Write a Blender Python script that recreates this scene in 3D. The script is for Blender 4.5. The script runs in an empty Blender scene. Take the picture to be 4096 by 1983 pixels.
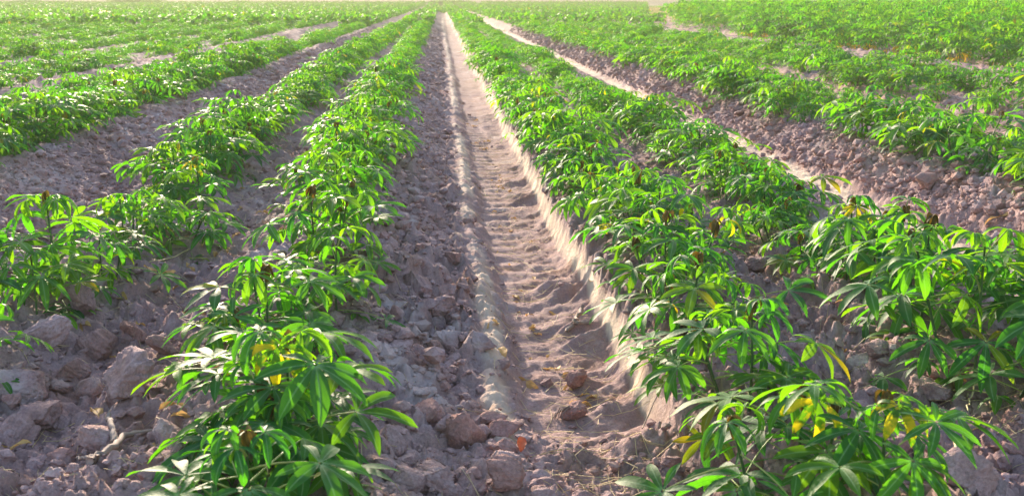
import bpy, math, random
import numpy as np
from mathutils import Vector, Matrix, Euler

R = math.radians
S = bpy.context.scene
COL = S.collection

# ------------------------------------------------------------------ camera
CAM_H = 1.30
LENS = 37.8
PITCH = 12.92
YAW = 3.75
cam_d = bpy.data.cameras.new("camera")
cam_d.lens = LENS
cam_d.sensor_width = 36.0
cam_d.clip_start = 0.05
cam_d.clip_end = 4000
cam_d.dof.use_dof = True
cam_d.dof.focus_distance = 3.9
cam_d.dof.aperture_fstop = 8.0
cam = bpy.data.objects.new("camera", cam_d)
cam.location = (0, 0, CAM_H)
cam.rotation_euler = (R(90 - PITCH), 0, R(-YAW))
COL.objects.link(cam)
S.camera = cam

# ------------------------------------------------------------------ light
SUN_ELEV = 14.0
SUN_LEFT = 15.0            # degrees left of the row direction (+Y)
W = bpy.data.worlds.new("World")
S.world = W
W.use_nodes = True
wn = W.node_tree
sky = wn.nodes.new("ShaderNodeTexSky")
sky.sky_type = 'NISHITA'
sky.sun_disc = False
sky.sun_elevation = R(SUN_ELEV)
sky.sun_rotation = R(-SUN_LEFT)
sky.dust_density = 1.6
bg = wn.nodes["Background"]
bg.inputs["Strength"].default_value = 0.15
wn.links.new(sky.outputs[0], bg.inputs[0])
sun_d = bpy.data.lights.new("sun", 'SUN')
sun_d.energy = 3.1
sun_d.angle = R(0.6)
sun_d.color = (1.0, 0.85, 0.66)
sun = bpy.data.objects.new("sun", sun_d)
sd = Vector((-math.sin(R(SUN_LEFT)) * math.cos(R(SUN_ELEV)), math.cos(R(SUN_LEFT)) * math.cos(R(SUN_ELEV)), math.sin(R(SUN_ELEV))))
sun.rotation_euler = sd.to_track_quat('Z', 'Y').to_euler()
COL.objects.link(sun)
S.view_settings.view_transform = 'Standard'
S.view_settings.look = 'None'
S.view_settings.exposure = 1.96
S.view_settings.gamma = 1
S.cycles.max_bounces = 8
S.cycles.transparent_max_bounces = 4
S.cycles.volume_bounces = 0

# ------------------------------------------------------------------ numpy noise
def _h(ix, iy, seed):
    n = (ix.astype(np.int64) * 374761393 + iy.astype(np.int64) * 668265263 + seed * 1442695041) & 0xFFFFFFFF
    n = ((n ^ (n >> 13)) * 1274126177) & 0xFFFFFFFF
    n = ((n ^ (n >> 16)) * 2246822519) & 0xFFFFFFFF
    return ((n ^ (n >> 15)) & 0xFFFFFF) / float(0xFFFFFF)

def vnoise(x, y, seed=0):
    ix = np.floor(x); iy = np.floor(y)
    fx = x - ix; fy = y - iy
    fx = fx * fx * fx * (fx * (fx * 6 - 15) + 10); fy = fy * fy * fy * (fy * (fy * 6 - 15) + 10)
    a = _h(ix, iy, seed); b = _h(ix + 1, iy, seed); c = _h(ix, iy + 1, seed); d = _h(ix + 1, iy + 1, seed)
    return (a + (b - a) * fx) * (1 - fy) + (c + (d - c) * fx) * fy

def fbm(x, y, seed=0, oct=4, gain=0.5):
    s = 0; a = 1; t = 0
    for o in range(oct):
        s = s + a * vnoise(x * 2 ** o + 17.3 * o, y * 2 ** o - 9.1 * o, seed + o)
        t += a; a *= gain
    return s / t - 0.5

def clods(x, y, cell, seed, cut=0.0):
    """angular clods: each cell is a tilted facet standing out of the cracks round it"""
    x = x / cell + 0.35 * fbm(x / cell * 1.7, y / cell * 1.7, seed + 50, 2); y = y / cell + 0.35 * fbm(x * 1.7, y / cell * 1.7, seed + 60, 2)
    ix = np.floor(x); iy = np.floor(y)
    f1 = np.full(x.shape, 9.0); f2 = np.full(x.shape, 9.0)
    hh = np.zeros(x.shape)
    for dx in (-1, 0, 1):
        for dy in (-1, 0, 1):
            cx = ix + dx; cy = iy + dy
            px = cx + _h(cx, cy, seed); py = cy + _h(cx, cy, seed + 1)
            ex = x - px; ey = y - py
            d = np.sqrt(ex * ex + ey * ey)
            h = (_h(cx, cy, seed + 2) - cut) * 1.25 + (_h(cx, cy, seed + 3) - 0.5) * ex * 1.1 + (_h(cx, cy, seed + 4) - 0.5) * ey * 1.1
            near = d < f1
            f2 = np.where(near, f1, np.minimum(f2, d))
            hh = np.where(near, h, hh)
            f1 = np.where(near, d, f1)
    e = np.clip((f2 - f1) / 0.28, 0, 1)
    e = e * (2 - e)
    return e * np.clip(hh + 0.12 - cut * .3, 0.0, 1.2) * (1 - 0.35 * f1 * f1)

def sstep(a, b, t):
    t = np.clip((t - a) / (b - a), 0, 1)
    return t * t * (3 - 2 * t)

# ------------------------------------------------------------------ ground
PERIOD = 2.30
TRACK = 0.415
PS = np.array([-1.15, -.95, -.82, -.55, -.37, -.31, -.255, -.205, -.15, 0, .16, .205, .245, .33, .42, .55, .875, 1.15])
PZ = np.array([.225, .27, .25, .15, .060, .065, .085, .050, .012, 0, .008, .03, .14, .19, .26, .25, .165, .225])
PS2 = np.array([-1.15, -.95, -.80, -.55, -.30, -.12, .12, .19, .35, .47, .58, .875, 1.15])
PZ2 = np.array([.225, .28, .25, .12, .03, .0, .0, .08, .225, .28, .26, .165, .225])

def wrap(x):
    return (x - TRACK + PERIOD / 2) % PERIOD - PERIOD / 2

def ground_parts(x, y):
    x = np.asarray(x, float); y = np.asarray(y, float)
    k = np.floor((x - TRACK + PERIOD / 2) / PERIOD)
    wob = 0.05 * fbm(y * 0.45, k * 7.7, 3, 3) + 0.035 * fbm(y * 3.1, k * 5.1, 4, 2) + 0.022 * fbm(y * 11, x * 3, 5, 2)
    s = wrap(x) + wob
    s = (s + PERIOD / 2) % PERIOD - PERIOD / 2
    near_end = 1 - sstep(2.55, 3.15, y + 0.25 * fbm(x * 4, y * 2, 8, 2))       # the centre track dies out under the camera
    near_end = np.where(k == 0, near_end, 0)
    cen = k == 0
    base = np.where(cen, np.interp(s, PS, PZ), np.interp(s, PS2, PZ2))
    flat = 0.075 + 0.05 * np.abs(s)
    intrack = sstep(-.40, -.29, s) * (1 - sstep(.22, .34, s))
    base = base * (1 - near_end * intrack) + flat * near_end * intrack
    floor = sstep(-.22, -.13, s) * (1 - sstep(.20, .25, s)) * (1 - near_end) * cen
    wall = np.where(cen, sstep(.198, .212, s) * (1 - sstep(.232, .246, s)) * (1 - near_end), sstep(-.10, -.05, s) * (1 - sstep(.09, .14, s)))
    berm = sstep(-.33, -.285, s) * (1 - sstep(-.215, -.165, s)) * (1 - 0.75 * near_end) * cen
    return s, k, base, floor, wall, berm, near_end

def height(x, y, full=True):
    x = np.asarray(x, float); y = np.asarray(y, float)
    s, k, base, floor, wall, berm, ne = ground_parts(x, y)
    rough = np.clip(1 - floor * 0.86 - wall * 0.80 - berm * 0.55, 0.08, 1)
    patch = 0.45 + 1.1 * vnoise(x * 0.9, y * 0.7, 31)
    near = 1 + 0.4 * (1 - sstep(2.5, 5.0, y)) - .35 * ne - .22 * (np.abs(x - TRACK) > PERIOD / 2 - .25) * sstep(3.6, 5.0, y)
    z = base + 0.05 * fbm(x * 1.3, y * 1.3, 11, 3) * (0.4 + 0.6 * rough)
    z = z + rough * patch * near * (0.062 * clods(x, y, 0.16, 100, .45) + 0.046 * clods(x + .3, y, 0.085, 150, .45) + 0.034 * clods(x, y, 0.045, 200, .35))
    if full:
        z = z + (0.15 + 0.85 * rough) * (0.015 * clods(x, y, 0.024, 300, .25) + 0.018 * fbm(x * 34, y * 34, 12, 4, .65))
        z = z + 0.045 * rough * fbm(x * 7, y * 7, 13, 4, .6)
    # tyre lugs pressed into the right half of each track, broken crumbs on the left half
    ph = (y - 0.60 * s + 0.16 * fbm(x * 2.2, y * 2.2, 14, 4)) / 0.185
    fr = ph - np.floor(ph)
    amp = 0.55 + 0.9 * vnoise(np.floor(ph) * 1.7, k * 3.0, 15)
    lug = np.where(fr < 0.72, fr / 0.72, (1 - fr) / 0.28)
    z = z + 0.052 * (1 - .65 * sstep(5, 10, y)) * (lug * amp * sstep(.32, .66, vnoise(x * 4, y * 3, 19)) + .9 * fbm(x * 11, y * 11, 18, 4)) * sstep(-.04, .09, s) * (1 - sstep(.205, .235, s)) * (1 - ne) * (k == 0)
    ph2 = (y - 0.35 * s + 0.4 * PERIOD) / 0.185
    fr2 = ph2 - np.floor(ph2)
    z = z + 0.006 * np.sin(fr2 * 2 * np.pi) * sstep(-.22, -.13, s) * (1 - sstep(-.02, .05, s)) * (1 - ne) * (k == 0)
    # vertical scoring down the pressed wall, ragged crest
    z = z + wall * 0.016 * fbm(x * 13, y * 22, 16, 3) + berm * 0.030 * fbm(x * 9, y * 7, 17, 3)
    return z

def attr(me, name, data, dom='POINT', typ='FLOAT'):
    a = me.attributes.new(name, typ, dom)
    a.data.foreach_set('value' if typ == 'FLOAT' else 'vector', np.asarray(data, np.float32).ravel())

def mesh_np(name, v, f, mat=None, smooth=True, attrs=None):
    v = np.asarray(v, np.float32); f = np.asarray(f, np.int32)
    me = bpy.data.meshes.new(name)
    n = f.shape[1]
    me.vertices.add(len(v)); me.vertices.foreach_set('co', v.ravel())
    me.loops.add(f.size); me.loops.foreach_set('vertex_index', f.ravel())
    me.polygons.add(len(f))
    me.polygons.foreach_set('loop_start', np.arange(0, f.size, n, dtype=np.int32))
    me.polygons.foreach_set('use_smooth', np.full(len(f), smooth))
    me.update(calc_edges=True)
    for k, d in (attrs or {}).items():
        attr(me, k, d)
    if mat:
        me.materials.append(mat)
    return me

def link(name, me, parent=None, label=None, cat=None, group=None, kind=None):
    o = bpy.data.objects.new(name, me)
    COL.objects.link(o)
    if parent: o.parent = parent
    if label: o['label'] = label
    if cat: o['category'] = cat
    if group: o['group'] = group
    if kind: o['kind'] = kind
    return o

# ------------------------------------------------------------------ materials
class NT:
    def __init__(self, name):
        self.m = bpy.data.materials.new(name); self.m.use_nodes = True
        self.t = self.m.node_tree; self.t.nodes.clear()
        self.out = self.n('ShaderNodeOutputMaterial')
    def n(self, typ, **kw):
        x = self.t.nodes.new(typ)
        for k, v in kw.items():
            if k.startswith('i_'):
                x.inputs[int(k[2:]) if k[2:].isdigit() else k[2:].replace('_', ' ')].default_value = v
            else: setattr(x, k, v)
        return x
    def l(self, a, b): self.t.links.new(a, b)
    def attr(self, name): return self.n('ShaderNodeAttribute', attribute_name=name).outputs['Fac']
    def noise(self, scale, detail=4, rough=0.55, vec=None):
        x = self.n('ShaderNodeTexNoise', i_Scale=scale, i_Detail=detail, i_Roughness=rough)
        if vec: self.l(vec, x.inputs['Vector'])
        return x.outputs['Fac']
    def ramp(self, fac, stops):
        x = self.n('ShaderNodeValToRGB')
        e = x.color_ramp.elements
        while len(e) < len(stops): e.new(0.5)
        for i, (p, c) in enumerate(stops):
            e[i].position = p; e[i].color = (*c, 1) if len(c) == 3 else c
        self.l(fac, x.inputs[0]); return x.outputs[0]
    def mix(self, fac, a, b, mode='MIX'):
        x = self.n('ShaderNodeMix', data_type='RGBA', blend_type=mode)
        for v, s in ((fac, 0), (a, 6), (b, 7)):
            if hasattr(v, 'links') or isinstance(v, bpy.types.NodeSocket): self.l(v, x.inputs[s])
            else: x.inputs[s].default_value = v if s == 0 else (*v, 1)
        return x.outputs[2]
    def math(self, op, a, b=0.0, clamp=False):
        x = self.n('ShaderNodeMath', operation=op, use_clamp=clamp)
        for v, s in ((a, 0), (b, 1)):
            if isinstance(v, bpy.types.NodeSocket): self.l(v, x.inputs[s])
            else: x.inputs[s].default_value = v
        return x.outputs[0]

def soil_material(name, track=False, tint=(1, 1, 1)):
    t = NT(name)
    co = t.n('ShaderNodeNewGeometry').outputs['Position']
    a = t.noise(1.3, 5, .6, co); b = t.noise(22, 6, .65, co); c = t.noise(140, 3, .6, co)
    col = t.ramp(b, [(0.28, (0.25 * tint[0], 0.155 * tint[1], 0.142 * tint[2])), (0.50, (0.41 * tint[0], 0.262 * tint[1], 0.245 * tint[2])), (0.75, (0.55 * tint[0], 0.40 * tint[1], 0.385 * tint[2]))])
    col = t.mix(t.ramp(a, [(0.42, (0, 0, 0)), (0.62, (1, 1, 1))]), col, (0.37, 0.243, 0.23), 'MIX') if track else col
    red = t.ramp(t.noise(5.5, 4, .6, co), [(0.50, (0, 0, 0)), (0.66, (0.7, 0.7, 0.7))])
    col = t.mix(red, col, (0.30, 0.155, 0.105))
    col = t.mix(t.ramp(c, [(0.35, (0.35, 0.35, 0.35)), (0.6, (0, 0, 0))]), col, (0.13, 0.085, 0.075))
    big = t.ramp(t.noise(0.55, 4, .6, co), [(0.40, (0.75, 0.75, 0.75)), (0.60, (0, 0, 0))])
    col = t.mix(big, col, (0.72, 0.71, 0.76), 'MULTIPLY')
    crust = t.ramp(t.noise(3.2, 5, .65, co), [(0.56, (0, 0, 0)), (0.68, (0.6, 0.6, 0.6))])
    col = t.mix(crust, col, (0.52, 0.425, 0.41))
    if track:
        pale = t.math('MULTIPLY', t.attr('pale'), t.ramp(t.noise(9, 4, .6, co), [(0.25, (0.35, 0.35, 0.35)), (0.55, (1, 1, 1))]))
        col = t.mix(pale, col, (0.68, 0.52, 0.39))  # pale soil colour; on track wall and rim it also carries painted sunlight
    p = t.n('ShaderNodeBsdfPrincipled', i_Roughness=0.93)
    p.inputs['Specular IOR Level'].default_value = 0.18
    t.l(col, p.inputs['Base Color'])
    h = t.math('ADD', t.math('MULTIPLY', t.noise(60, 5, .7, co), 0.010), t.math('MULTIPLY', t.noise(260, 3, .7, co), 0.0025))
    bp = t.n('ShaderNodeBump', i_Strength=1.0, i_Distance=1.0)
    t.l(h, bp.inputs['Height']); t.l(bp.outputs[0], p.inputs['Normal'])
    t.l(p.outputs[0], t.out.inputs[0])
    return t.m

def leaf_material(name, stops, trans, tfac=0.50, rough=0.54):
    t = NT(name)
    rnd = t.math('FRACT', t.math('ADD', t.attr('rnd'), t.n('ShaderNodeObjectInfo').outputs['Random']))
    base = t.ramp(rnd, stops)
    co = t.n('ShaderNodeTexCoord').outputs['Object']
    mott = t.noise(55, 3, .6, co)
    base = t.mix(t.math('MULTIPLY', mott, 0.35), base, (0.010, 0.045, 0.012), 'MIX')
    vein = t.ramp(t.attr('vein'), [(0.03, (0.8, 0.8, 0.8)), (0.16, (0, 0, 0))])
    hub = t.ramp(t.attr('along'), [(0.02, (0.9, 0.9, 0.9)), (0.12, (0, 0, 0))])
    pale = t.math('MAXIMUM', vein, hub)
    base = t.mix(t.math('MULTIPLY', pale, 0.75), base, (0.28, 0.42, 0.20))
    tr = t.ramp(rnd, trans)
    p = t.n('ShaderNodeBsdfPrincipled', i_Roughness=rough)
    p.inputs['Specular IOR Level'].default_value = 0.15
    t.l(base, p.inputs['Base Color'])
    ts = t.n('ShaderNodeBsdfTranslucent'); t.l(tr, ts.inputs[0])
    bp = t.n('ShaderNodeBump', i_Strength=0.25, i_Distance=0.004)
    t.l(t.noise(160, 2, .5, co), bp.inputs['Height']); t.l(bp.outputs[0], p.inputs['Normal'])
    mx = t.n('ShaderNodeMixShader', i_0=tfac)
    t.l(p.outputs[0], mx.inputs[1]); t.l(ts.outputs[0], mx.inputs[2])
    t.l(mx.outputs[0], t.out.inputs[0])
    return t.m

def plain_material(name, c1, c2, scale=40, rough=0.6, trans=0.0):
    t = NT(name)
    co = t.n('ShaderNodeTexCoord').outputs['Object']
    n = t.math('FRACT', t.math('ADD', t.noise(scale, 4, .6, co), t.math('MULTIPLY', t.n('ShaderNodeObjectInfo').outputs['Random'], 0.25)))
    col = t.ramp(n, [(0.3, c1), (0.75, c2)])
    p = t.n('ShaderNodeBsdfPrincipled', i_Roughness=rough)
    p.inputs['Specular IOR Level'].default_value = 0.3
    t.l(col, p.inputs['Base Color'])
    if trans:
        ts = t.n('ShaderNodeBsdfTranslucent'); t.l(col, ts.inputs[0])
        mx = t.n('ShaderNodeMixShader', i_0=trans)
        t.l(p.outputs[0], mx.inputs[1]); t.l(ts.outputs[0], mx.inputs[2]); t.l(mx.outputs[0], t.out.inputs[0])
    else:
        t.l(p.outputs[0], t.out.inputs[0])
    return t.m

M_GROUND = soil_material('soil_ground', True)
M_CLOD = soil_material('soil_clod', False, (1.0, 1.0, 1.02))
M_CLODPALE = soil_material('soil_clod_pale', False, (1.22, 1.25, 1.28))
M_CLODRED = soil_material('soil_clod_red', False, (1.05, 0.90, 0.84))
M_LEAF = leaf_material('cassava_leaf',
    [(0.0, (0.008, 0.070, 0.032)), (0.5, (0.014, 0.100, 0.028)), (0.98, (0.032, 0.13, 0.012)), (0.999, (0.16, 0.18, 0.010))],
    [(0.0, (0.085, 0.39, 0.008)), (0.5, (0.165, 0.50, 0.005)), (0.98, (0.28, 0.56, 0.004)), (0.999, (0.60, 0.44, 0.008))])
M_WILT = plain_material('wilted_leaf', (0.012, 0.007, 0.004), (0.20, 0.125, 0.012), 26, 0.7, 0.3)
M_YELLOW = plain_material('yellowed_leaf', (0.55, 0.30, 0.01), (0.70, 0.42, 0.02), 30, 0.5, 0.45)
def yellow_spotted():
    t = NT('yellow_spotted_leaf')
    co = t.n('ShaderNodeTexCoord').outputs['Object']
    f = t.ramp(t.noise(26, 4, .6, co), [(0.47, (0, 0, 0)), (0.58, (1, 1, 1))])
    base = t.mix(f, (0.02, 0.075, 0.012), (0.42, 0.34, 0.012)); tr = t.mix(f, (0.16, 0.40, 0.003), (0.80, 0.60, 0.012))
    p = t.n('ShaderNodeBsdfPrincipled', i_Roughness=.5); p.inputs['Specular IOR Level'].default_value = .2
    ts = t.n('ShaderNodeBsdfTranslucent'); t.l(base, p.inputs['Base Color']); t.l(tr, ts.inputs[0])
    mx = t.n('ShaderNodeMixShader', i_0=.5); t.l(p.outputs[0], mx.inputs[1]); t.l(ts.outputs[0], mx.inputs[2]); t.l(mx.outputs[0], t.out.inputs[0])
    return t.m
M_SPOT = yellow_spotted()
M_STEM = plain_material('cassava_stem', (0.022, 0.060, 0.018), (0.055, 0.11, 0.03), 50, 0.5)
M_PET = plain_material('cassava_petiole', (0.20, 0.30, 0.06), (0.34, 0.36, 0.10), 20, 0.45, 0.2)
M_DRY = plain_material('dry_leaf', (0.28, 0.12, 0.03), (0.55, 0.33, 0.12), 50, 0.7, 0.3)
M_STRAW = plain_material('straw', (0.36, 0.24, 0.10), (0.58, 0.44, 0.24), 30, 0.7)
M_WOOD = plain_material('dead_wood', (0.13, 0.085, 0.07), (0.27, 0.20, 0.17), 45, 0.85)
M_FARGRASS = plain_material('dry_grass', (0.40, 0.30, 0.13), (0.58, 0.44, 0.22), 30, 0.7, 0.3)

# ------------------------------------------------------------------ ground mesh
def build_ground():
    w = np.concatenate([np.geomspace(0.5, 3.6, 90, endpoint=False), np.geomspace(3.6, 14, 520, endpoint=False),
                        np.geomspace(14, 60, 330, endpoint=False), np.geomspace(60, 900, 150)])
    u = np.concatenate([np.linspace(-1.0, -0.62, 50, endpoint=False), np.linspace(-0.62, 0.72, 760, endpoint=False), np.linspace(0.72, 1.0, 36)])
    X = w[:, None] * u[None, :]
    q = np.array([0.01, 0.03, 0.08, 0.2, 0.5, 1.0]) ** 1.3
    e0 = X[:, :1]; e1 = X[:, -1:]
    lim = 950
    X = np.concatenate([(e0 + (-lim - e0) * q)[:, ::-1], X, e1 + (lim - e1) * q], axis=1)
    Y = np.repeat((w - 1.5)[:, None], X.shape[1], axis=1)
    Z = np.empty_like(X)
    for i in range(0, len(w), 60):
        Z[i:i + 60] = height(X[i:i + 60], Y[i:i + 60])
    fade = sstep(225, 260, Y)                       # beyond the crop: bare level ground
    Z = Z * (1 - fade) + 0.15 * fade
    s, k, base, fl, wall, berm, ne = ground_parts(X, Y)
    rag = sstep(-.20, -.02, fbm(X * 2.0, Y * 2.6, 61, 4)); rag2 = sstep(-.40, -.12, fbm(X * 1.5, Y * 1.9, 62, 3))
    pale = np.clip(wall * rag2 + berm * 0.80 * rag * sstep(-.305, -.265, s) * (1 - sstep(-.225, -.19, s)) , 0, 1) * (1 - sstep(60, 150, Y))  # paler pressed soil, lightened further to paint in sunlight along wall and rim
    q_ = X / (Y + 1e-6)
    pale = np.maximum(pale, (.05 + .5 * vnoise(X * .2, Y * .12, 66)) * sstep(54, 66, Y) * sstep(.18, .20, q_) * (1 - sstep(.235, .26, q_)) * (Y > 0))
    pale = np.maximum(pale, 0.75 * fade)
    n, m = X.shape
    idx = np.arange(n * m).reshape(n, m)
    F = np.stack([idx[:-1, :-1], idx[:-1, 1:], idx[1:, 1:], idx[1:, :-1]], -1).reshape(-1, 4)
    V = np.stack([X, Y, Z], -1).reshape(-1, 3)
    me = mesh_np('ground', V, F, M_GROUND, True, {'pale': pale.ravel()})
    o = link('ground', me, kind='structure')
    o['label'] = 'furrowed purple brown field soil with tyre tracks'
build_ground()

def gz(x, y):
    return float(height(np.array([x]), np.array([y]))[0])

CP = cam.rotation_euler.to_matrix()
FPX = LENS / 36.0 * 2576
def at(px, py, z=None):
    """the point of the ground seen at a place of the photograph (2576 x 1247 view)"""
    d = CP @ Vector(((px - 1288) / FPX, -(py - 623.5) / FPX, -1))
    zz = 0.2 if z is None else z
    for _ in range(6):
        t = (zz - CAM_H) / d.z
        x, y = d.x * t, d.y * t
        if z is not None: break
        zz = 0.5 * zz + 0.5 * gz(x, y)
    return x, y, zz
def project(x, y, z):
    v = CP.transposed() @ Vector((x, y, z - CAM_H))
    if v.z > -0.05: return None
    return (1288 + v.x / -v.z * FPX, 623.5 - v.y / -v.z * FPX, -v.z)

# ------------------------------------------------------------------ leaves
class Geo:
    def __init__(self): self.v = []; self.f = []; self.a = {}; self.n = 0
    def add(self, v, f, **a):
        self.v.append(v); self.f.append(f + self.n); self.n += len(v)
        for k, d in a.items(): self.a.setdefault(k, []).append(d)
    def out(self):
        return np.concatenate(self.v), np.concatenate(self.f), {k: np.concatenate(d) for k, d in self.a.items()}
    def mesh(self, name, mat, smooth=True):
        v, f, a = self.out()
        return mesh_np(name, v, f, mat, smooth, a)

def rotz(v, a):
    c, s = math.cos(a), math.sin(a)
    return v @ np.array([[c, s, 0], [-s, c, 0], [0, 0, 1]])
def roty(v, a):     # positive tips +x downwards
    c, s = math.cos(a), math.sin(a)
    return v @ np.array([[c, 0, -s], [0, 1, 0], [s, 0, c]])

def lobe(L, Wd, e0, droop, n, fold, twist=0.0, wave=0.0, phase=0.0):
    t = np.linspace(0, 1, n + 1)
    tm = (t[:-1] + t[1:]) / 2
    el = e0 - droop * tm ** 1.15
    px = np.concatenate([[0], np.cumsum(np.cos(el))]) * L / n
    pz = np.concatenate([[0], np.cumsum(np.sin(el))]) * L / n
    e = e0 - droop * t ** 1.15
    w = Wd * ((t + 0.02) ** 1.05 * (1 - t) ** 0.92 / 0.268 + 0.05 * (1 - t))
    w = np.maximum(w, Wd * 0.03)
    nx, nz = -np.sin(e), np.cos(e)
    v = np.zeros((n + 1, 3, 3))
    for j, sgn in enumerate((-1, 0, 1)):
        up = fold * w * abs(sgn) + wave * np.sin(t * 9 + phase + sgn) * w * abs(sgn) + twist * sgn * w * t
        v[:, j, 0] = px + nx * up
        v[:, j, 1] = sgn * w * (1 - 0.25 * fold)
        v[:, j, 2] = pz + nz * up
    idx = np.arange((n + 1) * 3).reshape(n + 1, 3)
    f = np.concatenate([np.stack([idx[:-1, j], idx[1:, j], idx[1:, j + 1], idx[:-1, j + 1]], -1) for j in (0, 1)])
    vein = np.tile([1.0, 0.0, 1.0], n + 1)
    along = np.repeat(t, 3)
    return v.reshape(-1, 3), f, vein, along

def tube(pts, r0, r1, sides=6):
    pts = np.asarray(pts, float); n = len(pts)
    tan = np.gradient(pts, axis=0); tan /= np.linalg.norm(tan, axis=1)[:, None] + 1e-9
    ref = np.array([0.31, 0.92, 0.24])
    a = np.cross(tan, ref); a /= np.linalg.norm(a, axis=1)[:, None] + 1e-9
    b = np.cross(tan, a)
    r = np.linspace(r0, r1, n)[:, None, None] if np.isscalar(r0) else np.asarray(r0)[:, None, None]
    ang = np.arange(sides) * 2 * np.pi / sides
    ring = pts[:, None, :] + r * (np.cos(ang)[None, :, None] * a[:, None, :] + np.sin(ang)[None, :, None] * b[:, None, :])
    idx = np.arange(n * sides).reshape(n, sides)
    nx = np.roll(idx, -1, axis=1)
    f = np.stack([idx[:-1], nx[:-1], nx[1:], idx[1:]], -1).reshape(-1, 4)
    v = ring.reshape(-1, 3)
    if sides == 6:
        cap = [[idx[0, 0], idx[0, 1], idx[0, 2], idx[0, 3]], [idx[0, 3], idx[0, 4], idx[0, 5], idx[0, 0]],
               [idx[-1, 3], idx[-1, 2], idx[-1, 1], idx[-1, 0]], [idx[-1, 0], idx[-1, 5], idx[-1, 4], idx[-1, 3]]]
        f = np.concatenate([f, np.array(cap)])
    return v, f

def leaf_params(kind, rng):
    u = rng.uniform
    if kind == 'young':
        return dict(L=u(.09, .125), W=u(.118, .14), n=rng.choice([5, 5, 7, 7]), pl=u(.05, .10), pe=u(40, 66), e0=u(-8, 15), droop=u(60, 105), tilt=u(0, 25), fold=u(.3, .6))
    if kind == 'low':
        return dict(L=u(.10, .14), W=u(.12, .14), n=rng.choice([3, 5, 5, 6]), pl=u(.11, .20), pe=u(0, 30), e0=u(-5, 12), droop=u(30, 70), tilt=u(0, 30), fold=u(.1, .35))
    return dict(L=u(.125, .16), W=u(.108, .134), n=rng.choice([5, 7, 7, 7, 7]), pl=u(.10, .19), pe=u(12, 42), e0=u(-8, 14), droop=u(30, 66), tilt=u(5, 38), fold=u(.05, .3))

def petiole_curve(p, n=6):
    t = np.linspace(0, 1, n)
    el = R(p['pe']) - R(28) * t
    d = np.stack([np.cos(el), 0.12 * np.sin(t * 3 + p['L'] * 90), np.sin(el)], -1)
    return np.concatenate([[[0, 0, 0]], np.cumsum(d[:-1], axis=0)]) * p['pl'] / (n - 1)

def leaf_geo(p, seed, n, rnd=0.0):
    rng = random.Random(seed)
    g = Geo()
    hub = petiole_curve(p)[-1]
    k = p['n']
    spread = {3: 60, 5: 105, 6: 120, 7: 138}[k]
    for i in range(k):
        a = (i - (k - 1) / 2) / ((k - 1) / 2) * spread + rng.uniform(-7, 7)
        ll = p['L'] * (1 - 0.42 * (abs(a) / 140) ** 1.6) * rng.uniform(.9, 1.06)
        v, f, ve, al = lobe(ll, ll * p['W'] * rng.uniform(.9, 1.1), R(p['e0'] + rng.uniform(-8, 8)), R(p['droop'] * rng.uniform(.75, 1.2)), n,
                            p['fold'], rng.uniform(-.5, .5), 0.12, rng.uniform(0, 6))
        v = rotz(v, R(a))
        v[:, 0] += 0.004 * math.cos(R(a)); v[:, 1] += 0.004 * math.sin(R(a))
        v = roty(v, R(p['tilt'])) + hub
        g.add(v, f, vein=ve, along=al, rnd=np.full(len(v), rnd + rng.uniform(-.03, .03)))
    return g.out()

prng = random.Random(5)
LEAF = {}
for kind, cnt in (('young', 7), ('mature', 12), ('low', 7)):
    LEAF[kind] = []
    for i in range(cnt):
        p = leaf_params(kind, prng); sd_ = prng.randrange(10 ** 6)
        e = dict(p=p, near=leaf_geo(p, sd_, 7), mid=leaf_geo(p, sd_, 3), far=leaf_geo(p, sd_, 2))
        e['pet'] = tube(petiole_curve(p, 6), 0.0022, 0.0016, 5)
        e['pet_lo'] = tube(petiole_curve(p, 3), 0.0022, 0.0016, 3)
        v, f, a = e['near']
        e['me'] = mesh_np('leaf', v, f, M_LEAF, True, a)
        e['pme'] = mesh_np('petiole', *e['pet'], M_PET)
        LEAF[kind].append(e)

def wilt_geo(seed, n=5):
    rng = random.Random(seed); g = Geo()
    k = rng.choice([6, 7, 8])
    sc = rng.uniform(.8, 1.2)
    for i in range(k):
        ll = rng.uniform(.036, .074) * sc
        v, f, ve, al = lobe(ll, ll * rng.uniform(.10, .17), R(rng.uniform(-50, 20)), R(rng.uniform(45, 110)), n, rng.uniform(.4, 1.0), rng.uniform(-1.2, 1.2), .4, i)
        v = rotz(v * np.array([0.48, 1, 1]), R(i * 360 / k + rng.uniform(-15, 15)))
        g.add(v + np.array([0, 0, 0.034]), f)
    v, f = tube([(0, 0, -.012), (0.002, 0, .012), (0, 0.001, .035)], .0035, .0015, 5)
    g.add(v, f)
    return g.out()[:2]
WILT = [dict(g=wilt_geo(i), me=None) for i in range(6)]
for w_ in WILT:
    w_['me'] = mesh_np('wilted_shoot', *w_['g'], M_WILT)

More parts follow.
